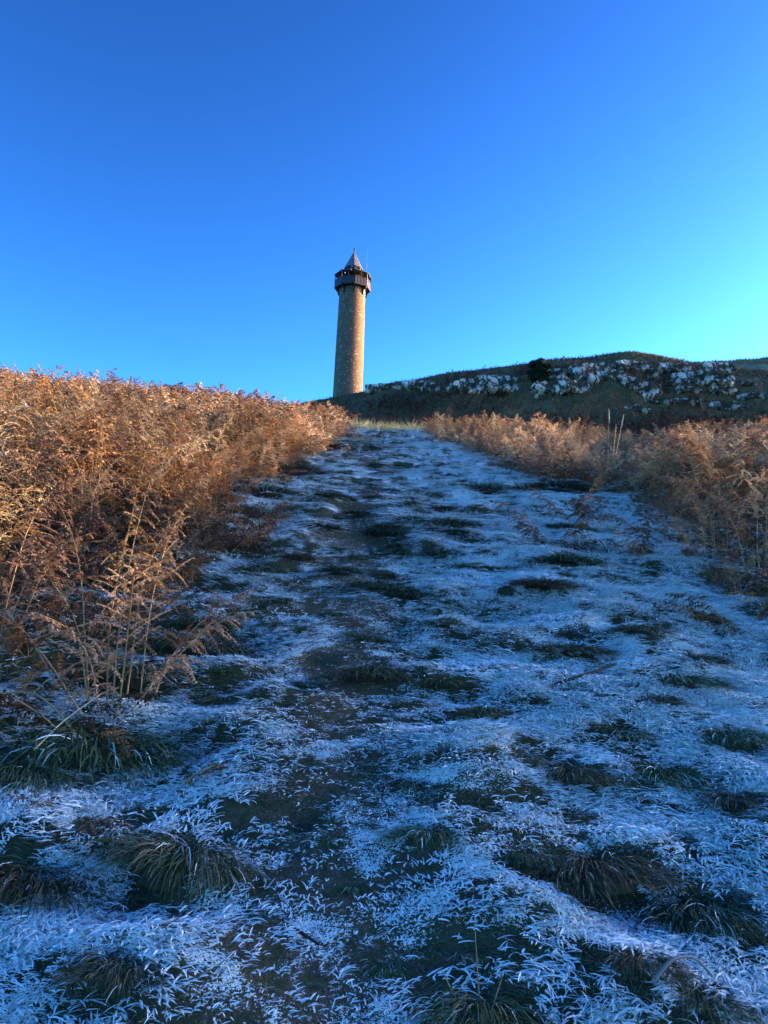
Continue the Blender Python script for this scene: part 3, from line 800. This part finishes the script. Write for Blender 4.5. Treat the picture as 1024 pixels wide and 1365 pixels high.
ROCKS = [(677, 512, 44, 26, 'big pale crag left of the dark bush, tallest face on that side'), (628, 515, 26, 22, 'grey crag left of the big pale face'), (610, 517, 14, 16, 'small grey block at the far left of the crag faces'),
 (520, 515, 36, 11, 'low ledge of grey stones at the left end of the crags'), (560, 513, 26, 14, 'weathered ledge on the left part of the hill'), (545, 516, 16, 10, 'little stone beside the weathered ledge'), (575, 516, 14, 16, 'narrow upright stone right of the weathered ledge'),
 (656, 505, 22, 14, 'grassy topped stone above the left crags'), (745, 513, 44, 28, 'wide pale crag just right of the dark bush'), (742, 498, 16, 16, 'pale knob above the wide crag by the bush'), (768, 515, 26, 22, 'pale slab at the right end of the crag by the bush'), (725, 530, 12, 10, 'loose pale boulder below the bush'),
 (788, 497, 26, 32, 'tall whitest crag high on the hill'), (802, 490, 14, 20, 'slim pale crag beside the whitest one'), (818, 500, 26, 16, 'pale broken crag right of the whitest one'), (768, 497, 16, 18, 'grey crag left of the whitest one'),
 (848, 487, 30, 16, 'grey crag under the sunlit top of the hill'), (845, 510, 14, 20, 'narrow pale crag below the sunlit top'), (862, 520, 26, 24, 'pale stepped crag in the middle of the slope'), (880, 534, 28, 12, 'pale rubble bank below the stepped crag'), (868, 498, 14, 18, 'small dark crag in the middle of the hill'),
 (905, 490, 36, 16, 'broad pale crag high on the right of the hill'), (935, 503, 46, 22, 'widest pale crag on the right of the hill'), (920, 519, 18, 11, 'white boulder below the widest right crag'), (915, 535, 26, 10, 'scatter of white boulders low on the right'), (962, 490, 26, 18, 'grey rounded crag under the right skyline'),
 (965, 519, 20, 16, 'pale crag low on the right of the hill'), (955, 507, 20, 14, 'pale block right of the widest crag'), (982, 520, 10, 9, 'small white boulder near the right edge'), (1008, 528, 24, 10, 'low pale ledge at the right edge'), (850, 545, 20, 12, 'pale boulders at the foot of the slope'), (970, 541, 26, 14, 'low pale rocks at the foot of the right slope'), (1000, 512, 12, 9, 'tiny pale boulder above the right ledge'), (890, 512, 14, 9, 'small pale rock in grass between the right crags')]
for i, (px, py, wp, hp, lab) in enumerate(ROCKS):
    x_, y_ = hill_pt(px, py + hp * .35)
    s = y_ / F
    o = obj('rock_outcrop', rock_mesh(wp * s * .95, hp * s * .68, min(wp, hp) * s * .26 + .35, 500 + i))
    o.location = (x_, y_ + .45, float(hill_z(np.array(x_), np.array(y_))) + hp * s * .30)
    o.rotation_euler = (R(-30), 0, random.uniform(-.25, .25))
    tag(o, lab, 'rock', 'pale crags on the hill')

# dark evergreen bush against the crags
def leaf_cloud(lobes, nleaf, size, table, flat=.6):
    Vs, Cs = [], []
    for cx, cy, cz, rr in lobes:
        for _ in range(nleaf):
            v = rng.normal(size=3); v /= np.linalg.norm(v); p = np.array([cx, cy, cz]) + v * rr * rng.random() ** .4 * np.array([1, 1, flat])
            a = rng.normal(size=3); a /= np.linalg.norm(a); b = np.cross(a, rng.normal(size=3)); b /= np.linalg.norm(b)
            s = size * rng.uniform(.6, 1.4)
            c = pick(1, table)[0]
            Vs += [p - a * s, p + b * s * .4, p + a * s * 1.2, p - b * s * .4]; Cs += [c] * 4
    V = np.array(Vs); return V, np.arange(len(V)).reshape(-1, 4), np.array(Cs)
bx, by = hill_pt(718, 514); bz = float(hill_z(np.array(bx), np.array(by)))
root = empty('evergreen_bush', (bx, by - .4, bz - .1)); tag(root, 'dark evergreen bush growing against the pale crags', 'bush')
lobes = [(random.uniform(-.85, .85), random.uniform(-.5, .6), random.uniform(.4, 2.4), random.uniform(.3, .55)) for _ in range(30)]
lobes = [(a * (1 - .12 * c), b, c, r_) for a, b, c, r_ in lobes] + [(-.75, 0, 1.9, .4), (.1, 0, 2.4, .45), (.75, 0, 1.9, .4), (-.9, 0, 1.2, .4), (.9, 0, 1.2, .4), (0, -.2, 1.5, .7)]
V, Q, Cc = leaf_cloud(lobes, 280, .10, [((.014, .028, .016), 3), ((.020, .036, .020), 2), ((.032, .048, .024), 1)])
obj('crown', np_mesh('crown', V, Q, None, Cc, M['needle']), root)
bm = bmesh.new(); bmesh.ops.create_cone(bm, cap_ends=True, segments=8, radius1=.16, radius2=.06, depth=2.0, matrix=Matrix.Translation((0, 0, 1.0)))
bm_obj('trunk', bm, M['bark'], root)

# ------------------------------------------------------------------ stalks, sticks and dry stems
def tube_mesh(name, pts, r0, r1, mat, sides=6, col=None):
    V = []; n_ = len(pts)
    for i, p in enumerate(pts):
        a = np.array(pts[min(i + 1, n_ - 1)]) - np.array(pts[max(i - 1, 0)]); d, s, u = basis(a, np.array([.03, .04, 1.0]))
        rr = r0 + (r1 - r0) * i / (n_ - 1)
        for k in range(sides): V.append(np.array(p) + rr * (math.cos(k * 2 * math.pi / sides) * s + math.sin(k * 2 * math.pi / sides) * u))
    Q = [(i * sides + k, i * sides + (k + 1) % sides, (i + 1) * sides + (k + 1) % sides, (i + 1) * sides + k) for i in range(n_ - 1) for k in range(sides)]
    base = len(V); V += [np.array(pts[0]), np.array(pts[-1])]
    T = [(base, (k + 1) % sides, k) for k in range(sides)] + [(base + 1, (n_ - 1) * sides + k, (n_ - 1) * sides + (k + 1) % sides) for k in range(sides)]
    cc = None if col is None else np.tile(np.array([col]), (len(V), 1))
    return np_mesh(name, V, np.array(Q), np.array(T), cc, mat, True)

def stalk(px, py, hpx, lean, label, head=True, depth=None, hill=False, thick=1.0):
    if hill: x_, y_ = hill_pt(px, py); z_ = float(hill_z(np.array(x_), np.array(y_)))
    elif depth: x_ = at_depth(px, py, depth).x; y_ = depth; z_ = gz(x_, y_)
    else: x_, y_ = on_ground(px, py); z_ = gz(x_, y_)
    Hm = hpx * y_ / F if not depth else at_depth(px, py - hpx, depth).z - z_
    root = empty('dead_stalk', (x_, y_, z_ - .02)); tag(root, label, 'dry stalk', 'dead upright stalks')
    wd = max(.003, .0006 * y_) * thick
    pts = [(lean * Hm * t ** 1.6, .02 * Hm * math.sin(5 * t), Hm * t) for t in np.linspace(0, 1, 7)]
    obj('stem', tube_mesh('stem', pts, wd, wd * .6, M['stem'], 5, (.34, .25, .14)), root)
    if head:
        a = np.array(pts[-2]); b = np.array(pts[-1])
        m = [tuple(a + (b - a) * t) for t in (0, .5, 1, 1.3)]
        V = tube_mesh('seed_head', m, wd * 1.9, wd * .8, M['stem'], 6, (.36, .25, .15)); obj('seed_head', V, root)
stalk(811, 578, 30, .0, 'tall straight pale stalk above the right bracken', True, 15)
stalk(820, 580, 25, .12, 'leaning pale stalk beside the tall straight one', True, 15)
stalk(817, 588, 24, .05, 'short stalk between the two tall pale ones', False, 15)
stalk(603, 500, 8, 0, 'tiny stalk on the skyline left of the bush', True, None, True)
stalk(751, 482, 8, .1, 'reddish stalk on the skyline right of the bush', True, None, True, 1.5)
stalk(745, 482, 6, 0, 'short stalk on the skyline beside the reddish one', False, None, True)

def lying(name, pts_px, r0, r1, mat, label, cat, lift=.03, col=None):
    pts = []
    for px, py, l in pts_px:
        x_, y_ = on_ground(px, py); pts.append((x_, y_, gz(x_, y_) + lift + l))
    t = np.linspace(0, len(pts) - 1, 19); pts = np.stack([np.interp(t, range(len(pts)), [p[k] for p in pts]) for k in range(3)], -1)
    for _ in range(6): pts[1:-1] = (pts[:-2] + 2 * pts[1:-1] + pts[2:]) / 4          # a supple curve, not a chain of straights
    o = obj(name, tube_mesh(name, pts, r0, r1, mat, 6, col)); return tag(o, label, cat)
lying('stick', [(735, 921, 0), (760, 916, .02), (790, 907, .02), (822, 897, .03)], .012, .006, M['twig'], 'dark broken stick lying on the frosted slope', 'stick', .02)
lying('stick', [(380, 1236, 0), (400, 1252, .005), (425, 1268, .005)], .006, .004, M['twig'], 'thin dark twig lying on the bare soil of the trail', 'stick', .008)
lying('fallen_stalk', [(0, 965, .05), (40, 982, .12), (75, 1000, .08), (98, 1012, .02)], .006, .004, M['stem'], 'dry bracken stem slanting down across the left clump', 'dry stem', .08, (.36, .26, .15))
lying('fallen_stalk', [(42, 1042, .02), (80, 1018, .08), (130, 992, .12)], .004, .003, M['stem'], 'pale straight straw leaning across the lush green clump', 'dry stem', .10, (.50, .42, .28))
lying('fallen_stalk', [(870, 1340, .0), (895, 1322, .03), (925, 1318, .03), (950, 1330, .0)], .006, .003, M['stem'], 'grey bowed stem arching over the frost in the right bottom corner', 'dry stem', .05, (.20, .21, .19))
lying('fallen_stalk', [(0, 915, .3), (40, 945, .22), (70, 965, .1)], .006, .004, M['stem'], 'grey bracken stem drooping from the left edge', 'dry stem', .08, (.26, .20, .13))
for px, py, hp, ln, lab in ((640, 1350, 110, -.10, 'tall orange grass stem rising from the bottom tussock'), (615, 1350, 50, -.55, 'slanting dry stem left of the tall orange one'), (655, 1352, 40, .3, 'short dry stem right of the tall orange one')):
    x_, y_ = on_ground(px, py)
    Hm = hp * y_ / F
    pts = [(ln * Hm * t, -.04 * Hm * t * t, Hm * t) for t in np.linspace(0, 1, 7)]
    root = empty('dry_grass', (x_, y_, gz(x_, y_))); tag(root, lab, 'dry stem', 'dry stems in the bottom tussock')
    obj('stem', tube_mesh('stem', pts, .0022, .0010, M['stem'], 5, (.36, .24, .13)), root)

# yellow grass clump in the right bracken
x_, y_ = at_depth(893, 600, 14.0).x, 14.0
n = 160
a = rng.uniform(0, 6.28, n); r_ = rng.random(n) * .22
c = pick(n, [((.50, .40, .17), 3), ((.40, .36, .14), 2)])
V, Q, T, Cc = blades(np.stack([r_ * np.cos(a), r_ * np.sin(a), r_ * 0], -1), a + rng.normal(0, .6, n), rng.uniform(.5, .95, n), rng.uniform(.008, .014, n), rng.uniform(1.1, 1.5, n), rng.uniform(-.6, .9, n), c * .7, c, 4)
o = obj('yellow_grass', np_mesh('yellow_grass', V, Q, T, Cc, M['tuft'])); o.location = (x_, y_, gz(x_, y_))
tag(o, 'yellow tuft of tall grass standing among the right bracken', 'grass tuft')

# ------------------------------------------------------------------ the tower
TY = 240.0
def tz(py, px=468): return at_depth(px, py, TY).z
PXM = TY / F
base = at_depth(463, 545, TY)
tx = at_depth(467.5, 440, TY).x
zb = base.z
root = empty('monument_tower', (tx, TY, zb)); tag(root, 'tall round stone tower with a caged octagonal gallery and pointed roof on the skyline', 'tower')
def ring_solid(bm, n_, prof, rot=0.0, cap=True):
    rings = []
    for r_, z_ in prof:
        rings.append([bm.verts.new((r_ * math.sin(rot + 2 * math.pi * i / n_), -r_ * math.cos(rot + 2 * math.pi * i / n_), z_)) for i in range(n_)])
    for a, b in zip(rings[:-1], rings[1:]):
        for i in range(n_): bm.faces.new((a[i], a[(i + 1) % n_], b[(i + 1) % n_], b[i]))
    if cap:
        bm.faces.new(rings[0][::-1]); bm.faces.new(rings[-1])
def tower_part(name, n_, prof, mat, parent=root, rot=0.0, smooth=False):
    bm = bmesh.new(); ring_solid(bm, n_, prof, rot); return bm_obj(name, bm, mat, parent, smooth)
Z0 = lambda py: tz(py) - zb
ROT = R(9.5)
RG = 25.0 * PXM
zf, zp, ze, zl, zs, za, zt = Z0(386.5), Z0(376.5), Z0(369.0), Z0(363), Z0(358.5), Z0(335.5), Z0(329)
bm = bmesh.new(); ring_solid(bm, 64, [(20.6 * PXM, 0), (20.1 * PXM, Z0(525)), (19.2 * PXM, Z0(460)), (18.1 * PXM, Z0(400)), (18.0 * PXM, zf - .05)])
shaft = bm_obj('shaft', bm, M['stone'], root, True)
tower_part('floor_deck', 8, [(RG + .12, zf), (RG + .12, zf + .28)], M['iron'], rot=ROT)
tower_part('inner_drum', 32, [(13.5 * PXM, zf + .28), (13.5 * PXM, ze - .02)], M['iron'], smooth=True)
tower_part('gallery_roof', 8, [(RG + .25, ze), (RG + .25, ze + .18), (13.8 * PXM, zl)], M['panel'], rot=ROT)
tower_part('lantern', 8, [(11.0 * PXM, zl + .002), (11.0 * PXM, zs - .002)], M['iron'], rot=ROT)
roof = tower_part('spire_roof', 8, [(13.0 * PXM, zs), (13.0 * PXM, zs + .12), (.12, za)], M['lead'], rot=ROT)
tower_part('finial', 8, [(.13, za - .05), (.10, za + .45), (.34, za + .62), (.30, za + .95), (.08, za + 1.1), (.03, zt)], M['iron'], roof)
def box(bm, c, sx_, sy_, sz_, rz=0.0, rx=0.0):
    m = Matrix.Translation(c) @ Matrix.Rotation(rz, 4, 'Z') @ Matrix.Rotation(rx, 4, 'X') @ Matrix.Diagonal((sx_, sy_, sz_, 1))
    bmesh.ops.create_cube(bm, size=1.0, matrix=m)
for i in range(8):
    a0 = ROT + i * math.pi / 4; a1 = a0 + math.pi / 4
    p0 = Vector((RG * math.sin(a0), -RG * math.cos(a0), 0)); p1 = Vector((RG * math.sin(a1), -RG * math.cos(a1), 0))
    mid = (p0 + p1) / 2; rz = math.atan2(p1.y - p0.y, p1.x - p0.x); ln = (p1 - p0).length
    inn = mid.normalized()
    bm = bmesh.new(); box(bm, mid - inn * .05 + Vector((0, 0, (zf + .3 + zp) / 2)), ln - .34, .08, zp - zf - .34, rz)
    pn = bm_obj('railing_panel', bm, M['panel'], root)
    for f in (-.5, -.25, 0, .25, .5):                                   # bars and rails of the cage
        bm = bmesh.new(); box(bm, mid + (p1 - p0) * f * .93 + inn * .035 + Vector((0, 0, (zf + .32 + zp) / 2)), .10, .06, zp - zf - .4, rz); bm_obj('bar', bm, M['iron'], pn)
    for zz in (zf + .42, zp):
        bm = bmesh.new(); box(bm, mid + inn * .08 + Vector((0, 0, zz)), ln - .36, .10, .16, rz); bm_obj('rail', bm, M['iron'], pn)
    bm = bmesh.new(); box(bm, p0 * .985 + Vector((0, 0, (zf + .3 + ze) / 2)), .24, .24, ze - zf - .34, a0); bm_obj('post', bm, M['iron'], root)
    bm = bmesh.new(); box(bm, mid * .985 + Vector((0, 0, (zp + .1 + ze) / 2)), .14, .14, ze - zp - .24, rz); bm_obj('post', bm, M['iron'], root)
    # bracket under the deck
    bm = bmesh.new()
    d = p0.normalized(); r_in, r_out = 17.6 * PXM, RG * .97
    t_ = Vector((d.y, -d.x, 0)) * .16
    prof = [(r_in, zf - .02), (r_out, zf - .02), (r_out, zf - .35), (21 * PXM, zf - .9), (19.8 * PXM, zf - 2.2), (r_in, zf - 2.6)]
    A = [bm.verts.new(d * r_ + Vector((0, 0, z_)) + t_) for r_, z_ in prof]; B = [bm.verts.new(d * r_ + Vector((0, 0, z_)) - t_) for r_, z_ in prof]
    bm.faces.new(A); bm.faces.new(B[::-1])
    for k in range(len(prof)): bm.faces.new((A[k], B[k], B[(k + 1) % len(prof)], A[(k + 1) % len(prof)]))
    bm_obj('bracket', bm, M['iron'], root)
    al = ROT + (i + .5) * math.pi / 4
    bm = bmesh.new(); box(bm, Vector((11.5 * PXM * math.sin(a0), -11.5 * PXM * math.cos(a0), (zl + zs) / 2)), .2, .2, zs - zl - .05, a0); bm_obj('lantern_post', bm, M['panel'], root)
for ang, rad, py, s in ((-23, 24.9, 373, .42), (-4, 24.2, 369, .4), (-8, 12.2, 360, .32)):
    a = R(ang); bm = bmesh.new(); box(bm, Vector((rad * PXM * math.sin(a), -rad * PXM * math.cos(a), Z0(py))), s * .8, s * .6, s, a); bm_obj('lamp', bm, M['white'], root)
ax = at_depth(489.3, 350, TY).x - tx
za0 = ze + .5
bm = bmesh.new(); bmesh.ops.create_cone(bm, cap_ends=True, segments=8, radius1=.06, radius2=.03, depth=Z0(331) - za0, matrix=Matrix.Translation((ax, -.6, (Z0(331) + za0) / 2)))
ant = bm_obj('antenna', bm, M['lead'], root)
